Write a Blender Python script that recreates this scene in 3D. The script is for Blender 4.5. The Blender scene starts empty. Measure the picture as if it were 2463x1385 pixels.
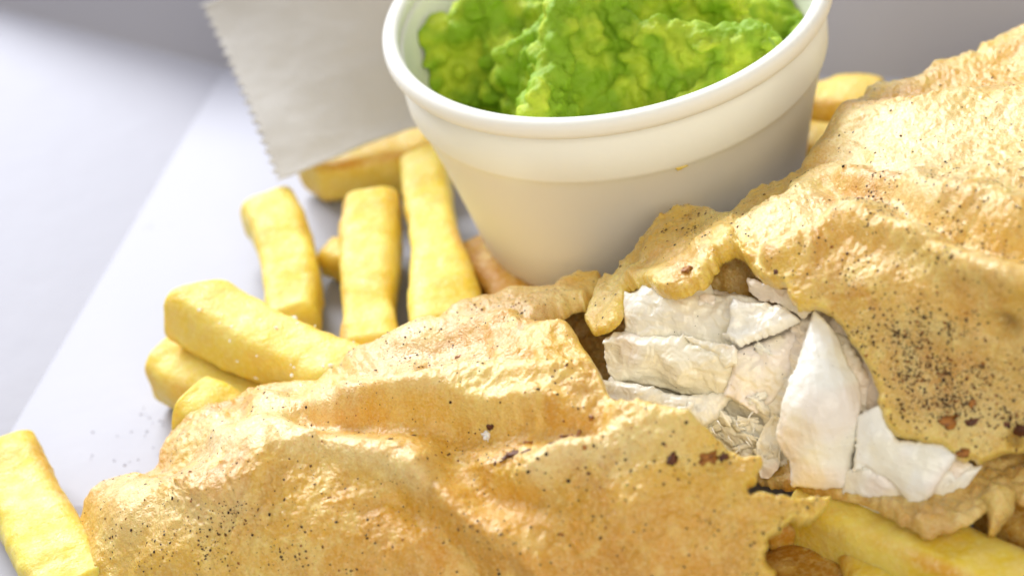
import bpy, math, random
import numpy as np

# ------------------------------------------------------------------ camera, light, exposure
CM = 0.01                                   # everything below is measured in centimetres
LENS = 85.0
ELEV, ROLL = math.radians(35.92), math.radians(-12.445)
CAM = np.array([-2.735, -37.805, 26.707])
FPX, CX, CY = LENS / 36 * 2463, 1231.5, 692.5
FWD = np.array([0, math.cos(ELEV), -math.sin(ELEV)])
RT0 = np.array([1.0, 0, 0]); UP0 = np.cross(RT0, FWD)
RT = math.cos(ROLL) * RT0 + math.sin(ROLL) * UP0
UP = -math.sin(ROLL) * RT0 + math.cos(ROLL) * UP0

sc = bpy.context.scene
COL = sc.collection
from mathutils import Matrix, Vector
cam_d = bpy.data.cameras.new('camera'); cam = bpy.data.objects.new('camera', cam_d); COL.objects.link(cam)
m = Matrix.Identity(4)
for i in range(3):
    m[i][0], m[i][1], m[i][2], m[i][3] = RT[i], UP[i], -FWD[i], CAM[i] * CM
cam.matrix_world = m
cam_d.lens = LENS; cam_d.sensor_width = 36; cam_d.sensor_fit = 'HORIZONTAL'
cam_d.clip_start = 0.01; cam_d.clip_end = 50
cam_d.dof.use_dof = True; cam_d.dof.focus_distance = 0.392; cam_d.dof.aperture_fstop = 13
sc.camera = cam

w = bpy.data.worlds.new('World'); sc.world = w; w.use_nodes = True
w.node_tree.nodes['Background'].inputs['Color'].default_value = (0.93, 0.94, 1.0, 1)
w.node_tree.nodes['Background'].inputs['Strength'].default_value = 0.38

def area(name, loc, target, size, power, color):
    d = bpy.data.lights.new(name, 'AREA'); d.shape = 'RECTANGLE'; d.size = size[0]; d.size_y = size[1]
    d.energy = power; d.color = color
    o = bpy.data.objects.new(name, d); COL.objects.link(o)
    o.location = loc
    o.rotation_euler = (Vector(target) - Vector(loc)).to_track_quat('-Z', 'Y').to_euler()
    return o
area('window_light', (-0.40, 0.98, 0.74), (0, -0.05, 0.02), (1.0, 0.5), 27, (0.92, 0.945, 1.0))
area('front_fill', (0.15, -1.2, 0.9), (0, -0.05, 0.02), (0.9, 0.9), 9, (1.0, 0.92, 0.74))

sc.view_settings.view_transform = 'Standard'; sc.view_settings.look = 'None'
sc.view_settings.exposure = 0.12; sc.view_settings.gamma = 1.0
sc.cycles.max_bounces = 8

# ------------------------------------------------------------------ numeric helpers
def unp(px, py, z):
    px, py, z = np.broadcast_arrays(np.asarray(px, float), np.asarray(py, float), np.asarray(z, float))
    d = FWD + RT * ((px - CX) / FPX)[..., None] - UP * ((py - CY) / FPX)[..., None]
    return CAM + d * ((z - CAM[2]) / d[..., 2])[..., None]

def hash3(i, j, k, seed):
    n = (i * 374761393 + j * 668265263 + k * 2147483647 + seed * 1274126177) & 0xFFFFFFFF
    n = ((n ^ (n >> 13)) * 1274126177) & 0xFFFFFFFF
    n = ((n ^ (n >> 16)) * 2246822519) & 0xFFFFFFFF
    return (n ^ (n >> 15)) & 0xFFFF

G = np.random.RandomState(5).normal(size=(65536 // 16, 3)); G /= np.linalg.norm(G, axis=1)[:, None]

def noise(P, seed=0):
    """gradient noise, about -1..1"""
    P = np.asarray(P, float); sh = P.shape[:-1]; P = P.reshape(-1, 3)
    I = np.floor(P).astype(np.int64); F = P - I
    W = F * F * F * (F * (F * 6 - 15) + 10)
    out = np.zeros(len(P))
    for a in (0, 1):
        for b in (0, 1):
            for c in (0, 1):
                g = G[hash3(I[:, 0] + a, I[:, 1] + b, I[:, 2] + c, seed) >> 4]
                dt = ((F - (a, b, c)) * g).sum(1)
                wt = (W[:, 0] if a else 1 - W[:, 0]) * (W[:, 1] if b else 1 - W[:, 1]) * (W[:, 2] if c else 1 - W[:, 2])
                out += dt * wt
    return (out * 1.5).reshape(sh)

def fbm(P, oct=4, seed=0, gain=0.5):
    s = 0; a = 1
    for o in range(oct):
        s = s + a * noise(P * 2.03 ** o + 7.3 * o, seed + o); a *= gain
    return s

def ridged(P, oct=3, seed=0):
    s = 0; a = 1
    for o in range(oct):
        s = s + a * (1 - 2 * np.abs(noise(P * 2.1 ** o + 3.1 * o, seed + o))); a *= 0.5
    return s

def tps(pts):
    """thin plate spline z(px,py) through control points"""
    p = np.array(pts, float); n = len(p); X = p[:, :2] / 1000
    def k(r2): return np.where(r2 > 1e-12, r2 * np.log(np.maximum(r2, 1e-12)), 0)
    if n <= 3:
        A = np.c_[X, np.ones(n)]; c = np.linalg.lstsq(A, p[:, 2], rcond=None)[0]
        return lambda x, y: c[0] * x / 1000 + c[1] * y / 1000 + c[2]
    K = k(((X[:, None] - X[None]) ** 2).sum(-1)) + 0.002 * np.eye(n)
    Q = np.c_[np.ones(n), X]
    M = np.block([[K, Q], [Q.T, np.zeros((3, 3))]])
    s = np.linalg.solve(M, np.r_[p[:, 2], 0, 0, 0])
    def f(x, y):
        x = np.asarray(x, float) / 1000; y = np.asarray(y, float) / 1000
        o = s[n] + s[n + 1] * x + s[n + 2] * y
        for i in range(n): o = o + s[i] * k((x - X[i, 0]) ** 2 + (y - X[i, 1]) ** 2)
        return o
    return f

def poly_dist(px, py, poly, closed=True):
    """distance to a polyline and the nearest point on it"""
    best = np.full(px.shape, 1e18); bx = np.zeros(px.shape); by = np.zeros(px.shape)
    n = len(poly)
    for i in range(n if closed else n - 1):
        ax, ay = poly[i]; qx, qy = poly[(i + 1) % n]
        ex, ey = qx - ax, qy - ay; L = ex * ex + ey * ey + 1e-12
        t = np.clip(((px - ax) * ex + (py - ay) * ey) / L, 0, 1)
        cx = ax + t * ex; cy = ay + t * ey
        d = (px - cx) ** 2 + (py - cy) ** 2
        mk = d < best
        best = np.where(mk, d, best); bx = np.where(mk, cx, bx); by = np.where(mk, cy, by)
    return np.sqrt(best), bx, by

def inside(px, py, poly):
    r = np.zeros(px.shape, bool); n = len(poly)
    for i in range(n):
        ax, ay = poly[i]; bx, by = poly[(i + 1) % n]
        if ay == by: continue
        c = ((ay > py) != (by > py)) & (px < (bx - ax) * (py - ay) / (by - ay) + ax)
        r ^= c
    return r

def rag(poly, seg=9, amp=3.0, freq=0.03, seed=0, where=None):
    """subdivide an outline, round it a little and fray it"""
    p = np.array(poly, float); out = []
    n = len(p)
    for i in range(n):
        a, b = p[i], p[(i + 1) % n]; k = max(1, int(np.hypot(*(b - a)) / seg))
        for t in range(k): out.append(a + (b - a) * t / k)
    q = np.array(out)
    for _ in range(2): q = (np.roll(q, 1, 0) + 2 * q + np.roll(q, -1, 0)) / 4
    t = np.roll(q, -1, 0) - np.roll(q, 1, 0); t /= np.linalg.norm(t, axis=1)[:, None] + 1e-9
    nn = np.c_[-t[:, 1], t[:, 0]]
    s = fbm(np.c_[q * freq, np.full(len(q), seed * 3.7)], 4, seed, 0.5); s = s * (0.35 + 1.1 * sstep(-.3, .5, noise(np.c_[q * .008, np.full(len(q), seed * 1.7)], seed + 60)))
    a = amp if where is None else amp * where(q[:, 0], q[:, 1])
    return q + nn * (s * a)[:, None]

def bump_line(px, py, line, width, amp):
    d, _, _ = poly_dist(px, py, line, False)
    return amp * np.exp(-(d / width) ** 2)

def blob(px, py, x, y, r, ry=None):
    return np.exp(-((px - x) / r) ** 2 - ((py - y) / (ry or r)) ** 2)

def sstep(a, b, x):
    t = np.clip((x - a) / (b - a), 0, 1); return t * t * (3 - 2 * t)

# ------------------------------------------------------------------ object helpers
def link(name, me, mat, parent=None):
    o = bpy.data.objects.new(name, me); COL.objects.link(o)
    if mat is not None and not me.materials: me.materials.append(mat)
    if parent is not None: o.parent = parent
    return o

def mesh(name, verts, faces, mat, parent=None, color=None, smooth=True, origin=None):
    """verts in centimetres; each thing's origin sits at its base"""
    v = np.asarray(verts, float)
    o_ = np.zeros(3) if origin is None else np.asarray(origin, float)
    me = bpy.data.meshes.new(name)
    me.from_pydata(((v - o_) * CM).tolist(), [], faces if isinstance(faces, list) else faces.tolist())
    if smooth: me.polygons.foreach_set('use_smooth', [True] * len(me.polygons))
    if color is not None:
        a = me.color_attributes.new('tint', 'FLOAT_COLOR', 'POINT')
        c = np.c_[np.clip(color, 0, 1), np.ones(len(v))].astype(np.float32)
        a.data.foreach_set('color', c.ravel())
    me.update()
    o = link(name, me, mat, parent)
    if parent is None: o.location = o_ * CM
    return o

def empty(name, loc, label, cat, group=None):
    o = bpy.data.objects.new(name, None); COL.objects.link(o)
    o.location = np.asarray(loc, float) * CM; o.empty_display_size = 0.01
    return tag(o, label, cat, group)

def tag(o, label=None, cat=None, group=None, kind=None):
    if label: o['label'] = label
    if cat: o['category'] = cat
    if group: o['group'] = group
    if kind: o['kind'] = kind
    return o

# ------------------------------------------------------------------ materials
def mat(name, color=(0.8, 0.8, 0.8), rough=0.5, sss=0.0, radius=(1, 0.5, 0.25), sscale=0.3, tint=False, spec=0.5,
        coat=0.0, coat_rough=0.2, bumps=(), vary=None, rvary=None, ior=1.45):
    """Principled with fine relief; bumps = [(feature size cm, height cm, detail)], vary = [(size cm, amount, colour)]"""
    M = bpy.data.materials.new(name); M.use_nodes = True
    nt = M.node_tree; N = nt.nodes; L = nt.links; b = N['Principled BSDF']
    b.subsurface_method = 'RANDOM_WALK'
    b.inputs['Base Color'].default_value = (*color, 1); b.inputs['Roughness'].default_value = rough
    b.inputs['Specular IOR Level'].default_value = spec; b.inputs['IOR'].default_value = ior
    b.inputs['Subsurface Weight'].default_value = sss; b.inputs['Subsurface Radius'].default_value = radius
    b.inputs['Subsurface Scale'].default_value = sscale * CM
    b.inputs['Coat Weight'].default_value = coat; b.inputs['Coat Roughness'].default_value = coat_rough
    tc = N.new('ShaderNodeTexCoord')
    def nz(size, detail=3, rough_=0.55):
        n = N.new('ShaderNodeTexNoise'); n.inputs['Scale'].default_value = 1 / (size * CM)
        n.inputs['Detail'].default_value = detail; n.inputs['Roughness'].default_value = rough_
        L.new(tc.outputs['Object'], n.inputs['Vector']); return n
    src = None
    if tint:
        a = N.new('ShaderNodeAttribute'); a.attribute_name = 'tint'; src = a.outputs['Color']
    for (size, amt, colr) in (vary or []):
        mx = N.new('ShaderNodeMix'); mx.data_type = 'RGBA'
        r = N.new('ShaderNodeMapRange'); r.inputs[1].default_value = 0.46; r.inputs[2].default_value = 0.68
        r.inputs[3].default_value = 0; r.inputs[4].default_value = amt
        L.new(nz(size, 4).outputs['Fac'], r.inputs[0]); L.new(r.outputs[0], mx.inputs[0])
        if src is None: mx.inputs[6].default_value = (*color, 1)
        else: L.new(src, mx.inputs[6])
        mx.inputs[7].default_value = (*colr, 1); src = mx.outputs[2]
    if src is not None: L.new(src, b.inputs['Base Color'])
    if rvary:
        size, lo, hi = rvary
        r = N.new('ShaderNodeMapRange'); r.inputs[1].default_value = 0.35; r.inputs[2].default_value = 0.65
        r.inputs[3].default_value = lo; r.inputs[4].default_value = hi
        L.new(nz(size, 3).outputs['Fac'], r.inputs[0]); L.new(r.outputs[0], b.inputs['Roughness'])
    prev = None
    for (size, h, det) in bumps:
        bp = N.new('ShaderNodeBump'); bp.inputs['Strength'].default_value = 1
        bp.inputs['Distance'].default_value = h * CM
        L.new(nz(size, det).outputs['Fac'], bp.inputs['Height'])
        if prev: L.new(prev.outputs[0], bp.inputs['Normal'])
        prev = bp
    if prev:
        L.new(prev.outputs[0], b.inputs['Normal']); L.new(prev.outputs[0], b.inputs['Coat Normal'])
    return M

M_BATTER = mat('fried_batter', rough=0.45, sss=0.5, radius=(1, 0.6, 0.2), sscale=0.16, tint=True, spec=0.5, coat=0.8, coat_rough=0.22,
               bumps=[(0.10, 0.026, 4), (0.035, 0.018, 3)], vary=[(0.35, 0.28, (0.92, 0.72, 0.24)), (0.12, 0.35, (0.74, 0.37, 0.02)), (0.05, 0.35, (0.94, 0.77, 0.36)), (0.035, 0.28, (0.60, 0.26, 0.015))],
               rvary=(0.25, 0.26, 0.52))
M_FLESH = mat('white_fish_flesh', rough=0.42, sss=0.6, radius=(1, 0.85, 0.65), sscale=0.10, tint=True, spec=0.5, coat=0.5,
              bumps=[(0.15, 0.016, 4), (0.045, 0.008, 3)], rvary=(0.2, 0.22, 0.5))
M_FLESH.node_tree.nodes['Principled BSDF'].subsurface_method = 'BURLEY'
M_CHIP = mat('fried_potato', rough=0.36, sss=0.5, radius=(1, 0.6, 0.15), sscale=0.3, tint=True, spec=0.4,
             bumps=[(0.2, 0.03, 3), (0.06, 0.016, 3)], vary=[(0.5, 0.35, (0.90, 0.78, 0.34)), (0.25, 0.3, (0.74, 0.46, 0.05)), (0.09, 0.25, (0.93, 0.84, 0.45))],
             rvary=(0.3, 0.32, 0.6))
M_POT = mat('white_polystyrene', (0.90, 0.88, 0.80), rough=0.65, sss=0.35, radius=(1, 1, 0.95), sscale=0.5, spec=0.4, bumps=[(0.3, 0.006, 2), (0.06, 0.002, 2)])
M_PEAS = mat('mashed_peas', rough=0.6, sss=0.3, radius=(0.75, 1, 0.1), sscale=0.2, tint=True, spec=0.3,
             bumps=[(0.10, 0.03, 4)], vary=[(0.3, 0.35, (0.20, 0.33, 0.012))])
M_BOX = mat('white_card', (0.415, 0.412, 0.47), rough=0.45, spec=0.35, bumps=[(0.8, 0.01, 3)], vary=[(3.0, 0.12, (0.385, 0.395, 0.47))])
M_PAPER = mat('offwhite_paper', (0.60, 0.575, 0.54), rough=0.8, sss=0.0, spec=0.2, bumps=[(0.3, 0.02, 4), (1.4, 0.05, 2)],
              vary=[(0.9, 0.3, (0.52, 0.49, 0.44))])
M_TABLE = mat('pale_tabletop', (0.6, 0.59, 0.6), rough=0.5)
M_PEPPER = mat('ground_pepper', rough=0.7, tint=True, spec=0.3)
M_BURNT = mat('burnt_batter', (0.16, 0.045, 0.012), rough=0.4, vary=[(0.06, 0.9, (0.03, 0.014, 0.008))], bumps=[(0.04, 0.02, 2)])
M_ORANGE = mat('caramelised_batter', (0.46, 0.17, 0.02), rough=0.35, vary=[(0.06, 0.8, (0.10, 0.03, 0.01))], bumps=[(0.04, 0.02, 2)])
M_SALT = mat('salt_crystal', (0.9, 0.88, 0.86), rough=0.2, sss=0.3, sscale=0.1)
M_SLOT = mat('slot_shadow_card', (0.45, 0.44, 0.50), rough=0.7)

# ------------------------------------------------------------------ the relief solid: a lump with a given outline, relief and depth
def relief(name, outline, zpts, mtl, parent, step=3.0, thick=1.0, edge_w=22, edge_h=0.15, disp=None, tint=None,
           origin=None, floor_z=0.03, back_w=60):
    poly = np.asarray(outline, float)
    x0, y0 = poly.min(0) - 2 * step; x1, y1 = poly.max(0) + 2 * step
    gx = np.arange(x0, x1, step); gy = np.arange(y0, y1, step)
    px, py = np.meshgrid(gx, gy)
    ins = inside(px, py, poly)
    d, bx, by = poly_dist(px, py, poly)
    cell = ins[:-1, :-1] | ins[1:, :-1] | ins[:-1, 1:] | ins[1:, 1:]
    used = np.zeros_like(ins)
    used[:-1, :-1] |= cell; used[1:, :-1] |= cell; used[:-1, 1:] |= cell; used[1:, 1:] |= cell
    snap = used & ~ins
    qx = np.where(snap, bx, px); qy = np.where(snap, by, py); d = np.where(ins, d, 0)
    zf = tps(zpts)
    def surf(x, y): return unp(x, y, zf(x, y))
    P = surf(qx, qy)
    N = np.cross(surf(qx + 1, qy) - P, surf(qx, qy + 1) - P)
    N /= np.linalg.norm(N, axis=-1)[..., None] + 1e-12
    V = P - CAM; V /= np.linalg.norm(V, axis=-1)[..., None]
    N *= np.where((N * V).sum(-1) > 0, -1, 1)[..., None]
    ew = edge_w(qx, qy) if callable(edge_w) else edge_w
    eh = edge_h(qx, qy) if callable(edge_h) else edge_h
    prof = np.sqrt(np.clip(1 - (1 - np.clip(d / ew, 0, 1)) ** 2, 0, 1))
    h = eh * prof
    ds = d.copy(); kw = max(3, int(36 / step) | 1); ker = np.ones(kw) / kw
    for _ in range(2):
        ds = np.apply_along_axis(lambda r_: np.convolve(np.pad(r_, kw // 2, mode='edge'), ker, 'valid'), 0, ds)
        ds = np.apply_along_axis(lambda r_: np.convolve(np.pad(r_, kw // 2, mode='edge'), ker, 'valid'), 1, ds)
    if disp is not None: h = h + disp(qx, qy, P, ds) * (0.25 + 0.75 * prof)
    Fr = P + N * h[..., None]
    bprof = np.sqrt(np.clip(1 - (1 - np.clip(d / back_w, 0, 1)) ** 2, 0, 1))
    th = thick(qx, qy) if callable(thick) else thick
    Bk = P + V * (th * bprof)[..., None]
    lift = Bk[..., 2] < floor_z
    Bk[..., 2] = np.where(lift, floor_z, Bk[..., 2])
    Fr[..., 2] = np.maximum(Fr[..., 2], floor_z * 0.7)
    ids = np.full(px.shape, -1); ids[used] = np.arange(used.sum()); nf = used.sum()
    bmask = used & ins & (d > 0)
    bid = ids.copy(); bid[bmask] = nf + np.arange(bmask.sum())
    verts = np.concatenate([Fr[used], Bk[bmask]])
    J, I = np.nonzero(cell)
    f1 = np.stack([ids[J, I], ids[J + 1, I], ids[J + 1, I + 1], ids[J, I + 1]], 1)
    f2 = np.stack([bid[J, I], bid[J, I + 1], bid[J + 1, I + 1], bid[J + 1, I]], 1)
    f2 = f2[(f2 >= nf).any(1)]
    col = None
    if tint is not None:
        c = tint(qx, qy, P, d); col = np.concatenate([c[used], c[bmask]])
    o = mesh(name, verts, np.concatenate([f1, f2]), mtl, parent, col, origin=origin)
    # keep the front surface for scattering
    Nf = np.cross(np.gradient(Fr, axis=1), np.gradient(Fr, axis=0)); Nf /= np.linalg.norm(Nf, axis=-1)[..., None] + 1e-12
    Nf *= np.where((Nf * V).sum(-1) > 0, -1, 1)[..., None]
    ok = ins & (d > 2 * step)
    return o, dict(px=px[ok], py=py[ok], P=Fr[ok], N=Nf[ok])

def mixc(a, b, t): return np.asarray(a) * (1 - t[..., None]) + np.asarray(b) * t[..., None]

# ================================================================== THE BOX AND THE TABLE
cor = unp(540, 165, 0); ldir = unp(30, 1030, 0) - cor; ldir /= np.linalg.norm(ldir)
bdir = np.array([-ldir[1], ldir[0], 0])
bdir = unp(2080, 188, 0) - cor; bdir /= np.linalg.norm(bdir)
WB = 0.65                                  # outward lean of the back wall
# wall slope: the crease between the two walls passes the photograph's upper left edge
def projpx(P):
    d = P - CAM; z = d @ FWD
    return np.array([CX + FPX * (d @ RT) / z, CY - FPX * (d @ UP) / z])
def crease(t): return -bdir * t - ldir * WB + np.array([0, 0, 1.0])
best = min(np.linspace(0.2, 14.0, 1381), key=lambda t: abs((lambda q: (q[1] - 165) * (0 - 540) - (q[0] - 540) * (22 - 165))(projpx(cor + crease(t) * 0.8)) / 1e3))
WT = float(best)
def quad_slab(name, a, b, c, d, thick, mtl, parent, origin, nx=24, ny=12, wob=0.0):
    """a slab between four corners, with its own thickness"""
    n = np.cross(b - a, d - a); n /= np.linalg.norm(n)
    U, Vv = np.meshgrid(np.linspace(0, 1, nx + 1), np.linspace(0, 1, ny + 1))
    P = (a * ((1 - U) * (1 - Vv))[..., None] + b * (U * (1 - Vv))[..., None] + c * (U * Vv)[..., None] + d * ((1 - U) * Vv)[..., None])
    P = P + n * (wob * noise(P * 0.2, 4))[..., None]
    top = P.reshape(-1, 3); bot = top - n * thick; k = len(top); f = []
    idx = np.arange(k).reshape(ny + 1, nx + 1)
    for j in range(ny):
        for i in range(nx):
            q = [idx[j, i], idx[j, i + 1], idx[j + 1, i + 1], idx[j + 1, i]]
            f.append([int(t) for t in q]); f.append([int(t) + k for t in q[::-1]])
    ring = list(idx[0, :]) + list(idx[1:, -1]) + list(idx[-1, -2::-1]) + list(idx[-2:0:-1, 0])
    for i in range(len(ring)):
        p, q = int(ring[i]), int(ring[(i + 1) % len(ring)]); f.append([p, p + k, q + k, q])
    return mesh(name, np.r_[top, bot], f, mtl, parent, origin=origin, smooth=False)

box_o = cor + ldir * 10 + bdir * 10
box = empty('takeaway_box', box_o, 'open white card takeaway box with sloping walls under the fish, chips and pot', 'box')
A0 = cor; A1 = cor + ldir * 26; B1 = cor + bdir * 26; D1 = A1 + bdir * 26
quad_slab('base', A0, A1, D1, B1, 0.15, M_BOX, box, box_o)
hl = 2.5
up_l = np.array([0, 0, 1]) - bdir * WT; up_b = np.array([0, 0, 1]) - ldir * WB; up_c = crease(WT)
g = 0.004
quad_slab('left_wall'.replace('left_', 'side_'), A1 - bdir * g, A0 - bdir * g, A0 + up_c * hl, A1 + up_l * hl, 0.15, M_BOX, box, box_o)
quad_slab('back_wall', A0 - ldir * g, B1 - ldir * g, B1 + up_b * hl, A0 + up_c * hl, 0.15, M_BOX, box, box_o)
# slot in the card near the lower left chip
s0 = unp(165, 1215, 0.004); s1 = unp(268, 1222, 0.004); sw = unp(165, 1232, 0.004) - s0
mesh('slot', [s0, s1, s1 + sw, s0 + sw], [[0, 1, 2, 3]], M_SLOT, box, origin=box_o, smooth=False)

tt = mesh('table_surface', [(-200, -200, -0.18), (200, -200, -0.18), (200, 200, -0.18), (-200, 200, -0.18)], [[0, 1, 2, 3]], M_TABLE, smooth=False)
tag(tt, kind='structure')

# ================================================================== THE POT AND THE PEAS
def lathe(name, prof, mtl, parent, n=128, origin=None):
    a = np.linspace(0, 2 * np.pi, n, endpoint=False); v = []; f = []
    for r, z in prof: v += [(r * math.cos(t), r * math.sin(t), z) for t in a]
    for k in range(len(prof) - 1):
        for i in range(n):
            j = (i + 1) % n; f.append([k * n + i, k * n + j, (k + 1) * n + j, (k + 1) * n + i])
    return mesh(name, v, f, mtl, parent, origin=origin)
pot = empty('pot', (0, 0, 0), 'round white polystyrene pot of green mashed peas behind the fish', 'pot')
body = [(0.01, 0.0), (2.7, 0.0), (2.86, 0.03), (2.95, 0.12), (2.99, 0.3), (3.23, 1.5), (3.50, 2.7), (3.73, 3.55), (3.78, 3.70), (3.81, 3.76), (3.845, 3.80), (3.865, 3.87), (3.875, 4.1), (3.90, 4.86), (3.76, 4.9),
        (3.72, 4.75), (3.70, 4.5), (3.68, 3.95), (3.52, 3.4), (2.64, 0.3), (2.5, 0.2), (0.01, 0.2)]
lathe('pot_wall', body, M_POT, pot)
sq = lambda q: math.copysign(abs(q) ** .75, q)
rim = [(3.985 + 0.15 * sq(math.cos(t)), 4.98 + 0.18 * sq(math.sin(t))) for t in np.linspace(-2.4, 2 * math.pi - 2.4, 21)]
rim = [(r - 0.06, z) for r, z in rim]
lathe('rim', rim, M_POT, pot)

# yellow smear on the step of the pot
aa = unp(1640, 408, 3.76); an_ = math.atan2(aa[1], aa[0]); N_ = np.array([math.cos(an_), math.sin(an_), 0.0]); T_ = np.array([-N_[1], N_[0], 0.0])
v = []; f = []
for j in range(7):
    for i in range(12):
        t, p_ = 2 * math.pi * i / 12, math.pi * j / 6
        v.append(N_ * 3.83 + np.array([0, 0, 3.765]) + (T_ * math.sin(p_) * math.cos(t) * .11 + np.array([0, 0, 1]) * math.sin(p_) * math.sin(t) * .035 + N_ * math.cos(p_) * .02) * (1 + .3 * math.sin(3 * t + 1)))
for j in range(6):
    for i in range(12): f.append([j * 12 + i, (j + 1) * 12 + i, (j + 1) * 12 + (i + 1) % 12, j * 12 + (i + 1) % 12])
mesh('grease_smear', v, f, mat('yellow_grease', (0.80, 0.60, 0.12), 0.35), pot, origin=(0, 0, 0))
xs = np.arange(-3.85, 3.8501, 0.026)
X, Y = np.meshgrid(xs, xs); RR = np.hypot(X, Y)
P2 = np.stack([X, Y, 0 * X], -1)
wp = np.stack([fbm(P2 * 0.9, 3, 11), fbm(P2 * 0.9, 3, 21), 0 * X], -1)
PW = P2 + 0.35 * wp
def pxl(pts, z=4.4): return [tuple(unp(a, b, z)[:2]) for a, b in pts]
Zp = 3.7 + 0.35 * np.exp(-(RR / 2.6) ** 2) + 0.22 * fbm(PW * 0.7, 2, 31)
def pl(pts, wd, am, z=4.4): return bump_line(X + 0.2 * wp[..., 0], Y + 0.2 * wp[..., 1], pxl(pts, z), wd * 1.25, am * 1.4)
Zp += pl([(1020, 85), (1090, 60), (1160, 40)], 0.32, 0.7)
Zp += pl([(1190, 50), (1210, 110), (1290, 150), (1360, 120), (1400, 110)], 0.30, 0.8)
Zp += pl([(1250, -40), (1270, 40), (1320, 60)], 0.28, 0.5)
Zp += pl([(1300, 290), (1340, 200), (1420, 150), (1480, 120), (1560, 150), (1680, 150), (1840, 140)], 0.30, 0.85)
Zp += pl([(1320, 190), (1420, 130)], 0.22, 0.45)
Zp += pl([(1490, 80), (1580, 30), (1680, 10), (1760, 30)], 0.4, 0.8)
Zp += pl([(1880, 90), (1840, 60), (1800, 70)], 0.25, 0.5)
Zp += pl([(1640, 235), (1740, 190)], 0.25, 0.4)
for (a, b, r, am) in [(1112, 160, .75, 1.5), (1105, 215, .5, .6), (1250, 220, .5, .7), (1700, 105, .4, .8), (1860, 30, .4, .7), (1420, 60, .45, .5), (1530, 215, .35, .25), (1900, 100, .3, .4), (1170, 240, .4, .5), (1075, 0, .7, .9), (1020, 120, .4, .4)]:
    c = unp(a, b, 4.3); Zp -= 1.7 * am * np.exp(-((X - c[0]) ** 2 + (Y - c[1]) ** 2) / r ** 2)
for _ in range(3):
    Zs = np.pad(Zp, 1, mode='edge'); Zp = (4 * Zp + Zs[:-2, 1:-1] + Zs[2:, 1:-1] + Zs[1:-1, :-2] + Zs[1:-1, 2:]) / 8
Zp = np.maximum(Zp, 1.2)
def pot_r(z): return np.minimum(3.66, 2.62 + (np.clip(z, 0.4, 5) - 0.3) * 0.283)
kk = np.minimum(1, pot_r(Zp) / np.maximum(RR, 1e-6)); Xd, Yd = X * kk, Y * kk
ok = RR < 3.78
cell = ok[:-1, :-1] & ok[1:, :-1] & ok[:-1, 1:] & ok[1:, 1:]
ids = np.full(X.shape, -1); ids[ok] = np.arange(ok.sum()); nt_ = int(ok.sum())
J, I = np.nonzero(cell)
top = np.stack([ids[J, I], ids[J, I + 1], ids[J + 1, I + 1], ids[J + 1, I]], 1)
ed = {}
for q in top:
    for t in range(4):
        e_ = (int(q[t]), int(q[(t + 1) % 4])); ed[e_] = 1
skirt = [[b_, a_, a_ + nt_, b_ + nt_] for (a_, b_) in ed if (b_, a_) not in ed]
tv = np.stack([Xd, Yd, Zp], -1)[ok]; bv = tv.copy(); kb = np.minimum(1, 2.6 / np.maximum(np.hypot(bv[:, 0], bv[:, 1]), 1e-6)); bv[:, 0] *= kb; bv[:, 1] *= kb; bv[:, 2] = 0.6
V_ = [np.r_[tv, bv]]; F_ = top.tolist() + (top[:, ::-1] + nt_).tolist() + skirt
# soft lumps: broken peas standing out of the mash, most of them along the torn crests
import bmesh
bmi = bmesh.new(); bmesh.ops.create_icosphere(bmi, subdivisions=2, radius=1); ico_v = np.array([v.co[:] for v in bmi.verts]); ico_f = np.array([[v.index for v in f_.verts] for f_ in bmi.faces]); bmi.free()
rp_ = np.random.RandomState(4)
low = Zp.copy()
for _ in range(120):
    Zs = np.pad(low, 1, mode='edge'); low = (Zs[:-2, 1:-1] + Zs[2:, 1:-1] + Zs[1:-1, :-2] + Zs[1:-1, 2:]) / 4
crest = np.where(ok, 0.25 + 2.2 * np.clip(Zp - low, 0, .4) / .4, 0); crest /= crest.sum()
off = 2 * nt_
for i_ in rp_.choice(crest.size, 1900, p=crest.ravel()):
    r_ = 0.06 + 0.15 * rp_.uniform() ** 2
    c_ = np.array([Xd.ravel()[i_], Yd.ravel()[i_], Zp.ravel()[i_] - r_ * rp_.uniform(.1, .8)]); c_[:2] += rp_.normal(size=2) * .06
    rc = math.hypot(c_[0], c_[1]); lim = float(pot_r(c_[2])) - r_
    if rc > lim: c_[:2] *= lim / rc
    sc3 = rp_.uniform(.55, 1.6, 3)
    V_.append(c_ + ico_v * r_ * sc3); F_ += (ico_f + off).tolist(); off += len(ico_v)
tmp_me = bpy.data.meshes.new('mash'); tmp_me.from_pydata((np.concatenate(V_) * CM).tolist(), [], F_)
tmp = bpy.data.objects.new('mash', tmp_me); COL.objects.link(tmp)
md = tmp.modifiers.new('remesh', 'REMESH'); md.mode = 'VOXEL'; md.voxel_size = 0.042 * CM
sm_ = tmp.modifiers.new('smooth', 'SMOOTH'); sm_.factor = 0.5; sm_.iterations = 5
ev = tmp.evaluated_get(bpy.context.evaluated_depsgraph_get()); em = ev.to_mesh()
pv = np.empty(len(em.vertices) * 3); em.vertices.foreach_get('co', pv); pv = pv.reshape(-1, 3) / CM
pn = np.empty(len(em.vertices) * 3); em.vertices.foreach_get('normal', pn); pn = pn.reshape(-1, 3)
pf = [list(p_.vertices) for p_ in em.polygons]
ev.to_mesh_clear(); bpy.data.objects.remove(tmp); bpy.data.meshes.remove(tmp_me)
pv = pv + pn * (0.05 * fbm(pv * 3.5, 3, 61) + 0.035 * np.abs(noise(pv * 8, 62)) + .015 * noise(pv * 16, 63))[:, None]
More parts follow.
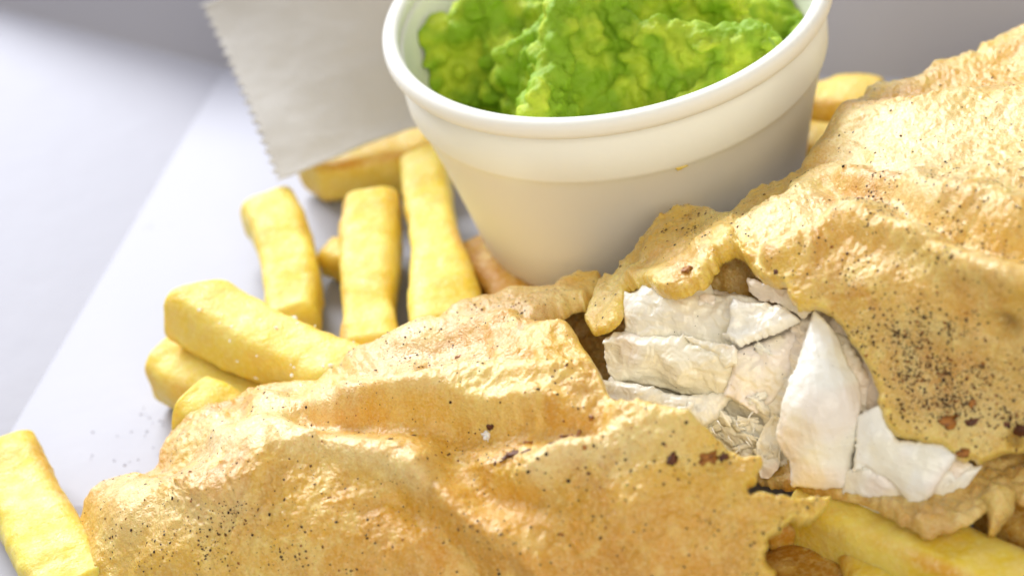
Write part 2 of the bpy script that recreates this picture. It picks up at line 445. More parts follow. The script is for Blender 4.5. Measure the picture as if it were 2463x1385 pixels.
rr = np.hypot(pv[:, 0], pv[:, 1]); kk = np.minimum(1, (pot_r(pv[:, 2]) + .02) / np.maximum(rr, 1e-6)); pv[:, 0] *= kk; pv[:, 1] *= kk
tc = mixc((0.27, 0.45, 0.02), (0.53, 0.64, 0.045), sstep(-0.4, 0.6, fbm(pv * 1.5, 3, 91)))
peas = mesh('mushy_peas', pv, pf, M_PEAS, None, tc, origin=(0, 0, 1.0))
tag(peas, 'bright green mashed peas heaped in craggy peaks inside the white pot', 'mushy peas')

# ================================================================== THE PAPER
edge = []
n = 36
for i in range(n + 1):
    t = i / n; bx_ = 488 + (668 - 488) * t + 6 * math.sin(t * 3.1); by_ = 15 + (437 - 15) * t
    edge.append((bx_ + (9 if i % 2 else -7), by_))
paper_poly = [(530, -5), (640, -70), (900, -140), (1300, -140), (1300, 250), (1060, 300), (985, 312), (880, 350), (760, 400), (700, 424)] + edge[::-1]
def paper_disp(x, y, P, d): return 0.10 * fbm(P * 0.45, 2, 3) + 0.012 * fbm(P * np.array([0.5, 1.6, 1.6]), 3, 8) + 0.06 * np.exp(-d / 14)
paper, _ = relief('paper_sheet', paper_poly, [(488, 15, 3.3), (668, 437, 1.45), (985, 312, 1.5), (620, 240, 2.2), (800, 200, 2.3), (900, -100, 4.4), (1250, -100, 4.4), (1250, 220, 1.9)], M_PAPER, None,
                  step=3, thick=0.03, edge_w=4, edge_h=0.0, disp=paper_disp, back_w=3, origin=unp(800, 380, 1.5))
tag(paper, 'off-white paper sheet with pinked left edge standing behind the pot and chips', 'paper')

# ================================================================== THE CHIPS
def chip(label, a, b, w_, h_, seed, bend=0.0, roll=0.0, tone=0.0, cut=(0, 0), bow=0.0, taper=(1, 1)):
    """a potato chip between two points (pixel x, pixel y, height of its axis)"""
    p0 = unp(*a); p1 = unp(*b); ax = p1 - p0; Ln = np.linalg.norm(ax); ax = ax / Ln
    side = np.cross(ax, (0, 0, 1)); side /= np.linalg.norm(side); nrm = np.cross(side, ax)
    c_, s_ = math.cos(roll), math.sin(roll); side, nrm = side * c_ + nrm * s_, nrm * c_ - side * s_
    ns, nr = 56, 36; v = []; f = []
    rs = np.random.RandomState(seed)
    th = np.linspace(0, 2 * np.pi, nr, endpoint=False)
    e = 0.5
    cu = np.sign(np.cos(th)) * np.abs(np.cos(th)) ** e; cv = np.sign(np.sin(th)) * np.abs(np.sin(th)) ** e
    ts = []; tw0 = rs.uniform(-.35, .35); bow = bow + rs.uniform(-.2, .2)
    rings = [(0, 0.02), (0.002, 0.40), (0.006, 0.68), (0.014, 0.86)] + [(0.03 + 0.94 * i / (ns - 1), 1) for i in range(ns)] + [(0.986, 0.86), (0.994, 0.68), (0.998, 0.40), (1, 0.02)]
    for t, sc_ in rings:
        wv = 1 + 0.07 * math.sin(3 * t + seed) + 0.05 * math.sin(7 * t + seed * 2)
        tp = taper[0] * (1 - t) + taper[1] * t
        ctr = p0 + ax * Ln * t + nrm * bend * 4 * t * (1 - t) + side * bow * 4 * t * (1 - t)
        U_ = cu * w_ / 2 * sc_ * wv * tp; V_ = cv * h_ / 2 * sc_ * wv * tp
        sh = (1 - t) * cut[0] + t * cut[1]
        tw = tw0 * (t - .5); sd_, nm_ = side * math.cos(tw) + nrm * math.sin(tw), nrm * math.cos(tw) - side * math.sin(tw)
        fade = max(0, 1 - min(t, 1 - t) / 0.25)
        v.append(ctr + sd_ * U_[:, None] + nm_ * V_[:, None] + ax * (U_ * sh * fade)[:, None]); ts += [t] * nr
    v = np.concatenate(v); nR = len(rings); ts = np.array(ts)
    c0 = np.repeat(np.stack([p0 + ax * Ln * t for t, _ in rings]), nr, 0)
    nn = v - c0; nn /= np.linalg.norm(nn, axis=1)[:, None] + 1e-9
    v = v + nn * (0.065 * fbm(v * 0.8 + seed, 3, seed) + 0.022 * fbm(v * 3 + seed, 3, seed + 3))[:, None]
    v[:, 2] = np.maximum(v[:, 2], 0.03)
    for k in range(nR - 1):
        for i in range(nr):
            j = (i + 1) % nr; f.append([k * nr + i, (k + 1) * nr + i, (k + 1) * nr + j, k * nr + j])
    f.append(list(range(nr))); f.append([(nR - 1) * nr + i for i in range(nr)][::-1])
    n1 = fbm(v * 0.8 + 3 * seed, 3, seed + 9)
    corner = np.tile(np.minimum(np.abs(cu), np.abs(cv)), nR)
    col = mixc((0.82, 0.61, 0.05), (0.88, 0.73, 0.15), sstep(-0.4, 0.5, n1))
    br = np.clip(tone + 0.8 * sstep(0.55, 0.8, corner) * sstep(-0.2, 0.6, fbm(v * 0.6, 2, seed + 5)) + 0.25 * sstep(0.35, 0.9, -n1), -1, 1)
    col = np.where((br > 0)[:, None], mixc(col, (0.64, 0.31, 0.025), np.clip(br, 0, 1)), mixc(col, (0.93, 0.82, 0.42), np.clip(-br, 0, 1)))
    if tone > 1: col = col * (2 - tone)  # tone above one dims the whole chip; on P and N this paints shade
    base = np.array([*(p0 + p1)[:2] / 2, v[:, 2].min()])
    o = mesh('chip', v, f, M_CHIP, None, col, origin=base)
    tag(o, label, 'chip', 'chips scattered in the box')
    return v

CH = {}
CH['Q'] = chip('thick yellow chip in the near left corner, cut off by the picture edge', (10, 1105, .70), (215, 1460, .70), 1.35, 1.2, 1, taper=(.92, 1))
CH['A'] = chip('blunt straight chip pointing away from the fish, leftmost of the three upright ones', (645, 505, .85), (705, 790, .62), 1.08, 1.0, 2, cut=(.22, 0), tone=.03)
CH['B'] = chip('plump straight chip in the middle of the three pointing away from the fish', (902, 492, .95), (900, 870, .60), 1.12, 1.05, 3, tone=.08, taper=(.95, 1))
CH['C'] = chip('long narrow chip leaning along the left side of the white pot', (1018, 380, 1.1), (1090, 830, .62), 1.24, 1.0, 4, tone=.08, taper=(.72, 1.08))
CH['D'] = chip('golden chip lying crosswise under the lower edge of the paper sheet', (735, 425, .60), (1110, 345, .60), 1.15, 1.05, 5, tone=.34, cut=(.5, 0))
CH['E'] = chip('stubby brown chip whose round end shows in the gap between two upright chips', (790, 615, .42), (930, 660, .42), .72, .7, 6, tone=.30)
CH['F'] = chip('pale salted chip lying slantwise on top of the left pile', (470, 742, 1.75), (880, 935, 1.45), 1.12, 1.05, 7, cut=(-.55, 0), tone=-.12, roll=.12)
CH['G'] = chip('chip at the bottom of the left pile, under the slanting salted chip', (410, 870, .68), (690, 990, .62), 1.22, 1.15, 8, tone=.10)
CH['H'] = chip('short pale chip end poking out between the left pile and the fish', (455, 985, 1.35), (640, 1075, 1.0), 1.15, 1.1, 9, tone=-.10)
CH['I'] = chip('orange browned chip half hidden beneath the slanting salted chip', (620, 905, .70), (840, 985, .62), 1.0, 1.0, 10, tone=.28)
CH['J'] = chip('wide yellow chip behind the fish on the right of the pot', (1900, 275, .70), (2120, 285, .70), 1.25, 1.15, 11, tone=.38)
CH['K'] = chip('brown chip in shade against the right side of the pot foot', (1880, 355, .60), (2200, 400, .55), 1.1, 1.0, 12, tone=.42)
CH['P'] = chip('dark brown chip standing for the shade beside the foot of the pot at its left', (1140, 600, .40), (1280, 800, .40), .9, .6, 13, tone=1.2)  # put where brown shade lies; the shade is painted into its tone
CH['L'] = chip('long thick yellow chip under the broken fish at the lower right', (1945, 1205, .8), (2500, 1455, .85), 1.25, 1.1, 14, tone=.12, roll=.1)
CH['M'] = chip('tan chip pointing at the viewer below the long lower right chip', (2095, 1320, .50), (2110, 1520, .50), 1.15, .9, 15, tone=.25)
CH['N'] = chip('brown chip with painted shade for the gap at the bottom edge of the picture', (1830, 1420, .35), (2090, 1320, .35), 1.25, .65, 16, tone=1.35)  # browned chip, dimmed further so its colour carries the gap's shade
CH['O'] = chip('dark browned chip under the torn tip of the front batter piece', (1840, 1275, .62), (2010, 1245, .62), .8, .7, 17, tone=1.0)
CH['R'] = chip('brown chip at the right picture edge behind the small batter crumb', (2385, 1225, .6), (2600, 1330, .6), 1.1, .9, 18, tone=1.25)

# ================================================================== THE FISH
fo = np.array([0.5, -7.5, 0.0])
fish = empty('battered_fish', fo, 'golden battered fish broken open to show white flakes, lying on the chips', 'fish')

A_OUT = [(175, 1560), (180, 1385), (200, 1290), (230, 1235), (285, 1180), (390, 1135), (410, 1075), (470, 1020), (560, 975), (640, 952), (720, 940), (770, 937), (800, 910), (870, 880), (940, 847),
         (1013, 810), (1060, 780), (1127, 743), (1200, 722), (1240, 711), (1320, 708), (1388, 677), (1450, 672), (1452, 700), (1440, 732), (1400, 752), (1365, 772), (1268, 812), (1365, 822), (1405, 844),
         (1416, 878), (1444, 917), (1467, 963), (1478, 991), (1510, 1018), (1586, 1025), (1660, 1048), (1738, 1081), (1777, 1103), (1822, 1111), (1828, 1132), (1816, 1159), (1798, 1181), (1846, 1189),
         (1912, 1205), (1991, 1207), (1979, 1231), (1955, 1252), (1900, 1264), (1870, 1290), (1840, 1297), (1852, 1334), (1840, 1346), (1870, 1373), (1850, 1430), (1830, 1560)]
A_Z = [(175, 1560, .1), (200, 1290, .55), (285, 1180, .65), (390, 1135, .85), (470, 1020, .95), (640, 950, 1.3), (800, 910, 1.55), (1010, 810, 1.9), (1200, 722, 2.0), (1320, 708, 2.0), (1450, 680, 2.0),
       (350, 1250, 1.5), (500, 1150, 2.0), (640, 1080, 2.3), (800, 1000, 2.5), (1000, 950, 2.75), (1200, 880, 2.7), (1400, 860, 2.8), (1450, 950, 2.95), (1500, 1030, 3.1), (1650, 1060, 3.0), (1800, 1120, 2.75),
       (1900, 1220, 2.3), (1985, 1215, 2.1), (1400, 1110, 2.95), (1100, 1080, 2.65), (800, 1090, 2.4), (200, 1385, .6), (400, 1385, 1.25), (700, 1385, 1.5), (1000, 1385, 1.6), (1300, 1385, 1.7), (1600, 1385, 1.8),
       (1850, 1385, 1.7), (600, 1250, 1.95), (1000, 1250, 2.15), (1400, 1250, 2.4), (1700, 1250, 2.35), (400, 1560, .1), (1000, 1560, .2), (1700, 1560, .3)]
def crust_noise(P):
    Q = P * np.array([0.8, 1.1, 1.0])
    L_ = np.stack([P[..., 0] * .9 + P[..., 1] * .25, P[..., 1] * .95 - P[..., 0] * .3, P[..., 2]], -1) * np.array([.5, 1.2, 1.0])
    return (0.10 * fbm(Q * 0.5, 2, 101) + 0.05 * ridged(L_ * 0.8 + 0.5 * fbm(Q * .7, 2, 7)[..., None], 2, 111)
            + 0.024 * fbm(L_ * 2.2, 2, 121) + 0.004 * ridged(Q * 4.5, 2, 131) + 0.016 * fbm(Q * 11, 3, 141)
            + (0.3 + 0.7 * sstep(-.1, .5, noise(P * .55, 145))) * (0.030 * np.abs(noise(P * 2.6, 151)) + 0.020 * np.abs(noise(P * 5.5, 152)) + 0.014 * np.abs(noise(P * 12, 153))
            + 0.036 * sstep(.15, .55, noise(P * 4.2, 161)) + 0.03 * sstep(.2, .6, noise(P * 9, 162))))
def A_disp(x, y, P, d):
    wx = x + 25 * noise(P * 0.9, 5); wy = y + 18 * noise(P * 0.9, 6)
    h = crust_noise(P)
    h += bump_line(wx, wy, [(640, 1015), (850, 995), (1010, 985), (1070, 965), (1250, 945), (1400, 960), (1480, 975)], 26, 0.216)
    h += bump_line(wx, wy, [(850, 1000), (1100, 1000), (1330, 1010), (1520, 1025), (1700, 1075)], 22, 0.176)
    h -= bump_line(wx, wy, [(760, 1035), (1000, 1050), (1200, 1075), (1330, 1060), (1450, 1045)], 42, 0.351)
    h += bump_line(wx, wy, [(560, 1090), (700, 1090), (900, 1115), (1030, 1150)], 40, 0.243)
    h += bump_line(wx, wy, [(1030, 1150), (1120, 1230), (1250, 1310), (1330, 1370)], 34, 0.216)
    h += bump_line(wx, wy, [(1300, 1160), (1400, 1100), (1520, 1065), (1640, 1070)], 40, 0.270)
    h -= bump_line(wx, wy, [(1080, 1130), (1180, 1190), (1290, 1200)], 45, 0.297)
    h -= bump_line(wx, wy, [(930, 900), (1080, 885), (1180, 880)], 22, 0.162)
    h -= bump_line(wx, wy, [(1050, 925), (1130, 915), (1290, 905)], 20, 0.162)
    h -= bump_line(wx, wy, [(830, 930), (960, 935)], 20, 0.108)
    h += bump_line(wx, wy, [(870, 905), (1060, 845), (1240, 830), (1390, 835)], 26, 0.189)
    h -= bump_line(wx, wy, [(1060, 800), (1180, 790), (1260, 800)], 16, 0.162)
    h -= bump_line(wx, wy, [(1000, 1235), (1070, 1290), (1160, 1370)], 40, 0.203)
    h += bump_line(wx, wy, [(300, 1250), (420, 1230), (560, 1210), (640, 1150)], 45, 0.203)
    h -= bump_line(wx, wy, [(380, 1170), (520, 1120), (590, 1060)], 28, 0.162)
    h -= bump_line(wx, wy, [(560, 1010), (700, 985), (790, 960)], 18, 0.135)
    return h
GOLD = (0.80, 0.47, 0.028); PALE = (0.92, 0.71, 0.21); ORNG = (0.72, 0.31, 0.012); PINK = (0.80, 0.57, 0.28); YELL = (0.88, 0.67, 0.08); AMBER = (0.74, 0.36, 0.012); CREAM = (0.94, 0.78, 0.38)
def fried(c, P, sd):
    """browning of the crust at small scales"""
    r1 = ridged(P * 1.6 + .4 * fbm(P * 1.5, 2, sd)[..., None], 3, sd + 1); r2 = fbm(P * 4.5, 3, sd + 2); m_ = sstep(-.3, .5, fbm(P * .7, 2, sd + 3))
    c = mixc(c, PALE, .6 * sstep(.1, .7, fbm(P * 3, 3, sd + 4)))
    c = mixc(c, (0.60, 0.25, 0.012), .7 * m_ * sstep(.5, 1.2, r1))
    c = mixc(c, (0.52, 0.20, 0.012), .45 * m_ * sstep(.25, .8, r2))
    return c
def A_tint(x, y, P, d):
    n1 = fbm(P * 0.8, 3, 201); n2 = fbm(P * 2.2, 3, 211)
    c = mixc(GOLD, PALE, sstep(-.25, .55, n1))
    c = mixc(c, GOLD, .7 * sstep(1020, 1180, y + 60 * n2))
    c = mixc(c, ORNG, 0.8 * sstep(1120, 1400, y + 70 * n2) * sstep(500, 1000, x))
    c = fried(c, P, 600)
    wx = x + 30 * noise(P * 1.1, 5) + 14 * noise(P * 3, 6); wy = y + 24 * noise(P * 1.1, 7) + 12 * noise(P * 3, 8)
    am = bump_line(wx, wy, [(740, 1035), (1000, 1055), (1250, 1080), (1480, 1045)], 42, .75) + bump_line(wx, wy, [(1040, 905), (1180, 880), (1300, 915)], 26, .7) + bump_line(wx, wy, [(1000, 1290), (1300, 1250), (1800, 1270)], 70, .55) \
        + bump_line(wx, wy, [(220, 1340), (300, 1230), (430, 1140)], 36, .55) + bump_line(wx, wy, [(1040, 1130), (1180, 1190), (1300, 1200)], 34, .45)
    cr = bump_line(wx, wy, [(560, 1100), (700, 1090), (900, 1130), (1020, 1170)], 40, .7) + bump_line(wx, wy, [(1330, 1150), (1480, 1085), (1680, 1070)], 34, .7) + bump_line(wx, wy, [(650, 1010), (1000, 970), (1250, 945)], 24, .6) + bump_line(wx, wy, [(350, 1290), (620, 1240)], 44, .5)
    c = mixc(c, AMBER, np.clip(am, 0, .8)); c = mixc(c, CREAM, np.clip(cr, 0, .75))  # amber fold valleys, cream crests: batter browning with shade and sheen painted in
    c = mixc(c, PINK, 0.7 * np.clip(blob(x, y, 1250, 765, 190, 60) + blob(x, y, 950, 880, 160, 60), 0, 1))
    c = mixc(c, YELL, 0.7 * np.exp(-d / 40) * sstep(1300, 1600, x))
    c = mixc(c, ORNG, 0.6 * np.exp(-d / 25) * (1 - sstep(300, 900, x)))
    return c
torn = lambda x, y: 0.35 + 1.1 * sstep(1250, 1500, x)
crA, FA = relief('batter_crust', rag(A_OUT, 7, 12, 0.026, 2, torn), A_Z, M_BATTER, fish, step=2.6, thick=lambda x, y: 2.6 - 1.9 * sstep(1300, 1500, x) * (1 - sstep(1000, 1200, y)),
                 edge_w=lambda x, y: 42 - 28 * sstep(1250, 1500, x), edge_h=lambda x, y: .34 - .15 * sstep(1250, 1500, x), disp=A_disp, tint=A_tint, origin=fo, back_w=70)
tag(crA, 'near left half of the batter, torn open at its right edge')

B_OUT = [(1409, 773), (1436, 719), (1460, 676), (1502, 658), (1530, 625), (1580, 575), (1610, 545), (1660, 527), (1720, 530), (1750, 545), (1790, 500), (1840, 467), (1900, 452), (1943, 424), (1960, 395),
         (2010, 330), (2060, 275), (2085, 227), (2110, 214), (2220, 197), (2240, 177), (2320, 150), (2400, 110), (2463, 80), (2640, 20), (2680, 500), (2660, 1120), (2463, 1087), (2395, 1099), (2365, 1114),
         (2304, 1111), (2286, 1096), (2268, 1075), (2202, 1062), (2154, 1050), (2133, 1032), (2120, 996), (2111, 948), (2093, 894), (2069, 851), (2039, 809), (2003, 761), (1955, 745), (1918, 755), (1898, 700), (1876, 697),
         (1822, 671), (1800, 640), (1770, 622), (1735, 640), (1701, 704), (1641, 716), (1575, 712), (1510, 700), (1504, 767), (1470, 800), (1430, 812)]
B_Z = [(1409, 773, 2.5), (1502, 658, 2.6), (1610, 545, 2.75), (1720, 527, 2.9), (1900, 450, 3.15), (1960, 395, 3.3), (2060, 275, 3.4), (2110, 212, 3.3), (2240, 175, 3.3), (2463, 80, 3.2), (2640, 20, 3.1),
       (1600, 640, 3.3), (1750, 600, 3.7), (1900, 640, 4.15), (1880, 540, 3.85), (2060, 540, 4.3), (2250, 590, 4.6), (2463, 650, 4.7), (2200, 400, 4.1), (2350, 300, 3.9), (2003, 761, 3.75), (2093, 894, 3.25),
       (2133, 1032, 2.65), (2202, 1062, 2.45), (2304, 1111, 2.2), (2463, 1087, 2.2), (2463, 850, 3.5), (2250, 850, 3.45), (2660, 1120, 2.1), (2680, 600, 4.5), (1510, 740, 3.0), (1800, 650, 3.75)]
def B_disp(x, y, P, d):
    wx = x + 25 * noise(P * 0.9, 15); wy = y + 18 * noise(P * 0.9, 16)
    calm = 1 - 0.55 * sstep(640, 760, y) * sstep(1950, 2050, x)
    h = crust_noise(P + 20) * calm
    h += bump_line(wx, wy, [(1890, 640), (1960, 610), (2040, 555), (2200, 600), (2330, 640), (2500, 680)], 28, 0.270)
    h -= bump_line(wx, wy, [(1900, 600), (1960, 560), (2010, 520)], 24, 0.162)
    h -= bump_line(wx, wy, [(2020, 480), (2150, 520), (2300, 590), (2480, 620)], 26, 0.270)
    h += bump_line(wx, wy, [(1970, 440), (2120, 450), (2260, 510), (2463, 560)], 26, 0.162)
    h -= bump_line(wx, wy, [(1950, 440), (2080, 425), (2200, 470)], 22, 0.189)
    h += bump_line(wx, wy, [(2080, 330), (2230, 330), (2350, 310), (2500, 300)], 45, 0.216)
    h -= bump_line(wx, wy, [(2130, 270), (2280, 240), (2450, 190)], 45, .2)
    h -= bump_line(wx, wy, [(1790, 540), (1900, 500)], 20, 0.162)
    h -= bump_line(wx, wy, [(1560, 660), (1660, 640)], 22, 0.135)
    h += bump_line(wx, wy, [(1740, 640), (1780, 615), (1830, 632)], 12, 0.135)
    h -= 0.35 * blob(x, y, 2410, 770, 40, 26) + 0.2 * blob(x, y, 2440, 1060, 16, 30)
    return h
def B_tint(x, y, P, d):
    n1 = fbm(P * 0.8, 3, 221); n2 = fbm(P * 2.2, 3, 231)
    c = mixc(GOLD, PALE, sstep(-.25, .55, n1))
    c = mixc(c, PINK, 0.6 * blob(x, y, 2250, 470, 260, 110))
    c = mixc(c, (0.62, 0.44, 0.15), 0.6 * sstep(640, 800, y) * sstep(1980, 2080, x))
    c = fried(c, P, 640)
    wx = x + 30 * noise(P * 1.1, 15) + 14 * noise(P * 3, 16); wy = y + 24 * noise(P * 1.1, 17) + 12 * noise(P * 3, 18)
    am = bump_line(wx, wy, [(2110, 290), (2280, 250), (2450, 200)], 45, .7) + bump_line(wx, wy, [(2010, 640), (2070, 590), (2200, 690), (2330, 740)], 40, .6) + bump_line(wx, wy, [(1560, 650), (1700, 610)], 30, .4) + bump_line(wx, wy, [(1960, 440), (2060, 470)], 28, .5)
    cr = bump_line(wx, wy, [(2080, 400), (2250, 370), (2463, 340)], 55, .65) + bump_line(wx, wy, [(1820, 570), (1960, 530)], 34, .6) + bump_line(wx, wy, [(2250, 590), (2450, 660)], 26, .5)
    c = mixc(c, AMBER, np.clip(am, 0, .8)); c = mixc(c, CREAM, np.clip(cr, 0, .75))  # same on this half: uneven batter tone plus painted fold shade and crest sheen
    c = mixc(c, YELL, 0.6 * np.exp(-d / 30))
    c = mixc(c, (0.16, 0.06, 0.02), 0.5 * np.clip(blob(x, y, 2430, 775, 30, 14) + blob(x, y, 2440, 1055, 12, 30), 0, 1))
    c = mixc(c, ORNG, 0.6 * blob(x, y, 1655, 680, 30, 22))
    return c
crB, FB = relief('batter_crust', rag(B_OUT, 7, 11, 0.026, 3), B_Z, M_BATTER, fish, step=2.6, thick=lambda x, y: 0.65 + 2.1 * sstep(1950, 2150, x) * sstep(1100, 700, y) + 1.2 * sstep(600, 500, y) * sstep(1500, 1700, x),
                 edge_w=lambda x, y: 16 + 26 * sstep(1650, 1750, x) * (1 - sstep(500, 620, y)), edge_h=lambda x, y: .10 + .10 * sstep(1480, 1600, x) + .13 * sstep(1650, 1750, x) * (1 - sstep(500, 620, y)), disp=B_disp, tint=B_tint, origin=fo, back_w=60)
tag(crB, 'far right half of the batter, arched over the exposed flakes')

# underside of the batter: the brown floor below and behind the flakes
def U_disp(x, y, P, d): return 0.08 * fbm(P * 1.2, 3, 301) + 0.14 * np.abs(noise(P * 3, 311)) + 0.07 * np.abs(noise(P * 7, 312)) + 0.02 * fbm(P * 14, 2, 321)
def U_tint(x, y, P, d):
    n = fbm(P * 1.6, 3, 331)
    return mixc((0.60, 0.36, 0.08), (0.82, 0.62, 0.24), sstep(-.3, .6, n))
und, _ = relief('batter_underside', rag([(1255, 800), (1330, 740), (1440, 715), (1520, 690), (1690, 610), (1840, 595), (1960, 720), (2100, 900), (2160, 1000), (2300, 1060), (2480, 1080), (2560, 1150), (2463, 1215), (2420, 1190), (2370, 1235),
                (2330, 1265), (2240, 1300), (2180, 1270), (2080, 1215), (1960, 1192), (1840, 1172), (1740, 1120), (1600, 1060), (1460, 1000), (1340, 900)], 8, 8, .04, 7),
                [(1300, 800, 1.3), (1440, 715, 1.5), (1700, 660, 3.0), (1830, 650, 3.1), (1960, 720, 2.7), (2100, 900, 2.2), (2300, 1060, 1.5), (2480, 1100, 1.6), (2420, 1200, 1.7), (2300, 1265, 1.65), (2180, 1270, 1.6), (1960, 1195, 1.4),
                 (1740, 1120, .9), (1460, 1000, 1.0), (1400, 880, 1.0), (1700, 880, 1.5), (1900, 1000, 1.5)], M_BATTER, fish, step=4, thick=.5, edge_w=20, edge_h=.12, disp=U_disp, tint=U_tint, origin=fo, back_w=30)
tag(und, 'brown crumbly underside of the batter below the flakes')

def R5(pts): return [(1400 + x * .603, 550 + y * .603) for x, y in pts]
def flake(pts, z, seed, ang, thick=.4, eh=.14, ew=20, fib=.012, terr=.05, tint_=(0.96, 0.935, 0.85), ragamp=5, rough_=.02, dome=.14):
    out = rag(R5(pts), 4, ragamp, .07, seed)
    ca, sa = math.cos(ang), math.sin(ang)
    def dsp(x, y, P, d):
        u = (x * ca + y * sa) / 150; v = (-x * sa + y * ca) / 150
        S = np.stack([u * 1.2, v * 13, 0 * u + seed], -1)
        base = fbm(P * 1.6 + seed, 3, seed + 400)
        q = base * 4.2 + 0.8 * v; st = np.floor(q) + sstep(0.72, 1.0, q - np.floor(q))
        return fib * fbm(S, 3, seed + 410) + terr * (st * .5) + .03 * base + .006 * fbm(P * 9, 2, seed) + dome * (1 - np.exp(-d / 45)) - 3 * rough_ * np.abs(noise(P * 0.8 + seed, seed + 50)) - rough_ * np.abs(noise(P * 3.1 + seed, seed + 51))
    def tn(x, y, P, d):
        a = fbm(P * 1.3 + seed, 3, seed + 420)
        c = mixc(tint_, (0.93, 0.85, 0.62), 0.5 * sstep(0.05, .6, a))
        c = mixc(c, (0.93, 0.78, 0.68), 0.5 * sstep(0.15, .6, fbm(P * .9 + 9 + seed, 2, seed + 430)))
        return c
    zz = [(1400 + x * .603, 550 + y * .603, h) for x, y, h in z]
    o, F = relief('flake', out, zz, M_FLESH, fish, step=2.6, thick=thick, edge_w=min(ew, 10), edge_h=eh * .4, disp=dsp, tint=tn, origin=fo, back_w=26)
    return o, F
FL = {}
# the bulk of the flesh behind the loose flakes
FL[0] = flake([(185, 265), (250, 220), (420, 200), (520, 240), (640, 265), (840, 320), (930, 340), (1060, 440), (1140, 580), (1190, 720), (1210, 800), (1300, 850), (1440, 880), (1560, 940), (1480, 1050), (1330, 1150), (1150, 1110), (1060, 1050), (900, 1010), (830, 960), (760, 960),
               (640, 900), (440, 820), (200, 760), (110, 680), (100, 610), (130, 520), (120, 450), (180, 400)],
              [(175, 250, 2.93), (840, 320, 2.95), (400, 470, 2.25), (120, 440, 2.3), (640, 480, 2.6), (400, 640, 1.65), (690, 740, 1.75), (330, 790, 1.55), (600, 880, 1.2), (1130, 590, 2.95), (1060, 1035, 1.4), (1440, 900, 2.1), (1330, 1140, 1.2), (1200, 760, 2.3), (930, 340, 3.3)], 70, .3, thick=.8, eh=.2, ew=26, fib=.03, terr=.05, tint_=(.93, .87, .74))
# upper chunk under the arch of the batter
FL[2] = flake([(165, 245), (190, 262), (215, 250), (235, 225), (330, 205), (420, 195), (505, 205), (530, 265), (640, 262), (760, 300), (830, 320), (800, 420), (620, 500), (400, 470), (180, 440), (170, 330)],
              [(165, 240, 3.15), (830, 320, 3.2), (400, 470, 2.6)], 1, .2, thick=.8, eh=.2, ew=30, dome=.25, tint_=(.93, .89, .77))
FL[1] = flake([(92, 440), (130, 412), (180, 408), (250, 425), (400, 425), (430, 445), (520, 455), (625, 480), (640, 520), (640, 590), (600, 650), (560, 668), (430, 660), (340, 632), (240, 618), (200, 602), (142, 598), (110, 540)],
              [(95, 440, 2.62), (640, 480, 2.92), (400, 660, 1.95)], 2, .15, thick=.7, eh=.24, ew=34, dome=.22, tint_=(.95, .90, .74))
FL[3] = flake([(610, 280), (650, 300), (720, 300), (800, 305), (880, 372), (800, 412), (700, 450), (622, 476), (600, 450), (562, 440), (600, 400)], [(615, 280, 3.35), (870, 370, 3.3), (620, 470, 2.95)], 3, -.3, thick=.25, eh=.1, ew=14, tint_=(.96, .94, .86))
FL[31] = flake([(440, 280), (500, 255), (545, 275), (530, 320), (480, 370), (420, 382), (390, 350), (430, 330)], [(440, 280, 3.3), (540, 275, 3.3), (420, 380, 3.0)], 33, .5, thick=.2, eh=.1, ew=12, tint_=(.96, .94, .86))
FL[32] = flake([(405, 425), (470, 440), (560, 455), (625, 480), (620, 540), (570, 560), (540, 510), (430, 455)], [(405, 425, 2.98), (625, 480, 3.05), (570, 560, 2.75)], 34, .3, thick=.2, eh=.08, ew=12, tint_=(.95, .90, .74))
FL[4] = flake([(600, 490), (700, 450), (800, 415), (893, 378), (885, 450), (850, 550), (815, 620), (770, 680), (690, 742), (640, 700), (560, 660), (590, 590)], [(620, 480, 2.85), (890, 380, 3.05), (690, 740, 1.95)], 4, -.6, thick=.6, eh=.2, ew=28, tint_=(.94, .85, .77))
FL[5] = flake([(78, 602), (180, 612), (300, 632), (330, 655), (430, 665), (530, 652), (580, 635), (628, 668), (580, 700), (540, 760), (470, 810), (440, 840), (330, 800), (200, 780), (110, 700)],
              [(80, 605, 2.35), (600, 660, 2.2), (330, 800, 1.75)], 5, .1, thick=.6, eh=.18, ew=26)
FL[10] = flake([(440, 790), (560, 740), (640, 760), (720, 790), (700, 860), (660, 930), (600, 900), (520, 880), (450, 850)], [(440, 800, 1.7), (720, 790, 1.9), (600, 900, 1.35)], 10, .9, thick=.4, eh=.15, ew=20, ragamp=7, fib=.03)
FL[9] = flake([(720, 790), (770, 735), (800, 770), (790, 860), (785, 950), (745, 1000), (708, 992), (690, 920), (696, 850)], [(720, 790, 2.0), (800, 770, 2.1), (740, 1000, 1.3)], 9, 1.4, thick=.4, eh=.18, ew=18)
FL[61] = flake([(925, 310), (1020, 320), (1100, 420), (1150, 500), (1190, 570), (1225, 660), (1240, 760), (1150, 830), (1090, 860), (1060, 700), (960, 600), (900, 470)], [(925, 320, 3.5), (1150, 570, 3.12), (1090, 860, 2.0)], 61, 1.1, thick=.5, eh=.12, ew=20, tint_=(.92, .80, .66))
FL[6] = flake([(925, 322), (975, 370), (1010, 410), (1040, 480), (1062, 545), (1100, 600), (1118, 660), (1108, 740), (1092, 860), (1076, 930), (1080, 1015), (1060, 1035), (1020, 1030), (960, 1042), (900, 1030), (835, 1028), (828, 920), (800, 890), (772, 830), (778, 790), (792, 750), (802, 690), (815, 640), (838, 580), (858, 540), (872, 490), (885, 450), (905, 380)],
              [(925, 320, 3.75), (1110, 640, 2.95), (1060, 1035, 1.6), (835, 1028, 1.65), (800, 830, 2.35), (980, 700, 2.95)], 6, 1.35, thick=.7, eh=.22, ew=26, fib=.007, terr=.010, ragamp=4, rough_=.006, dome=.3)
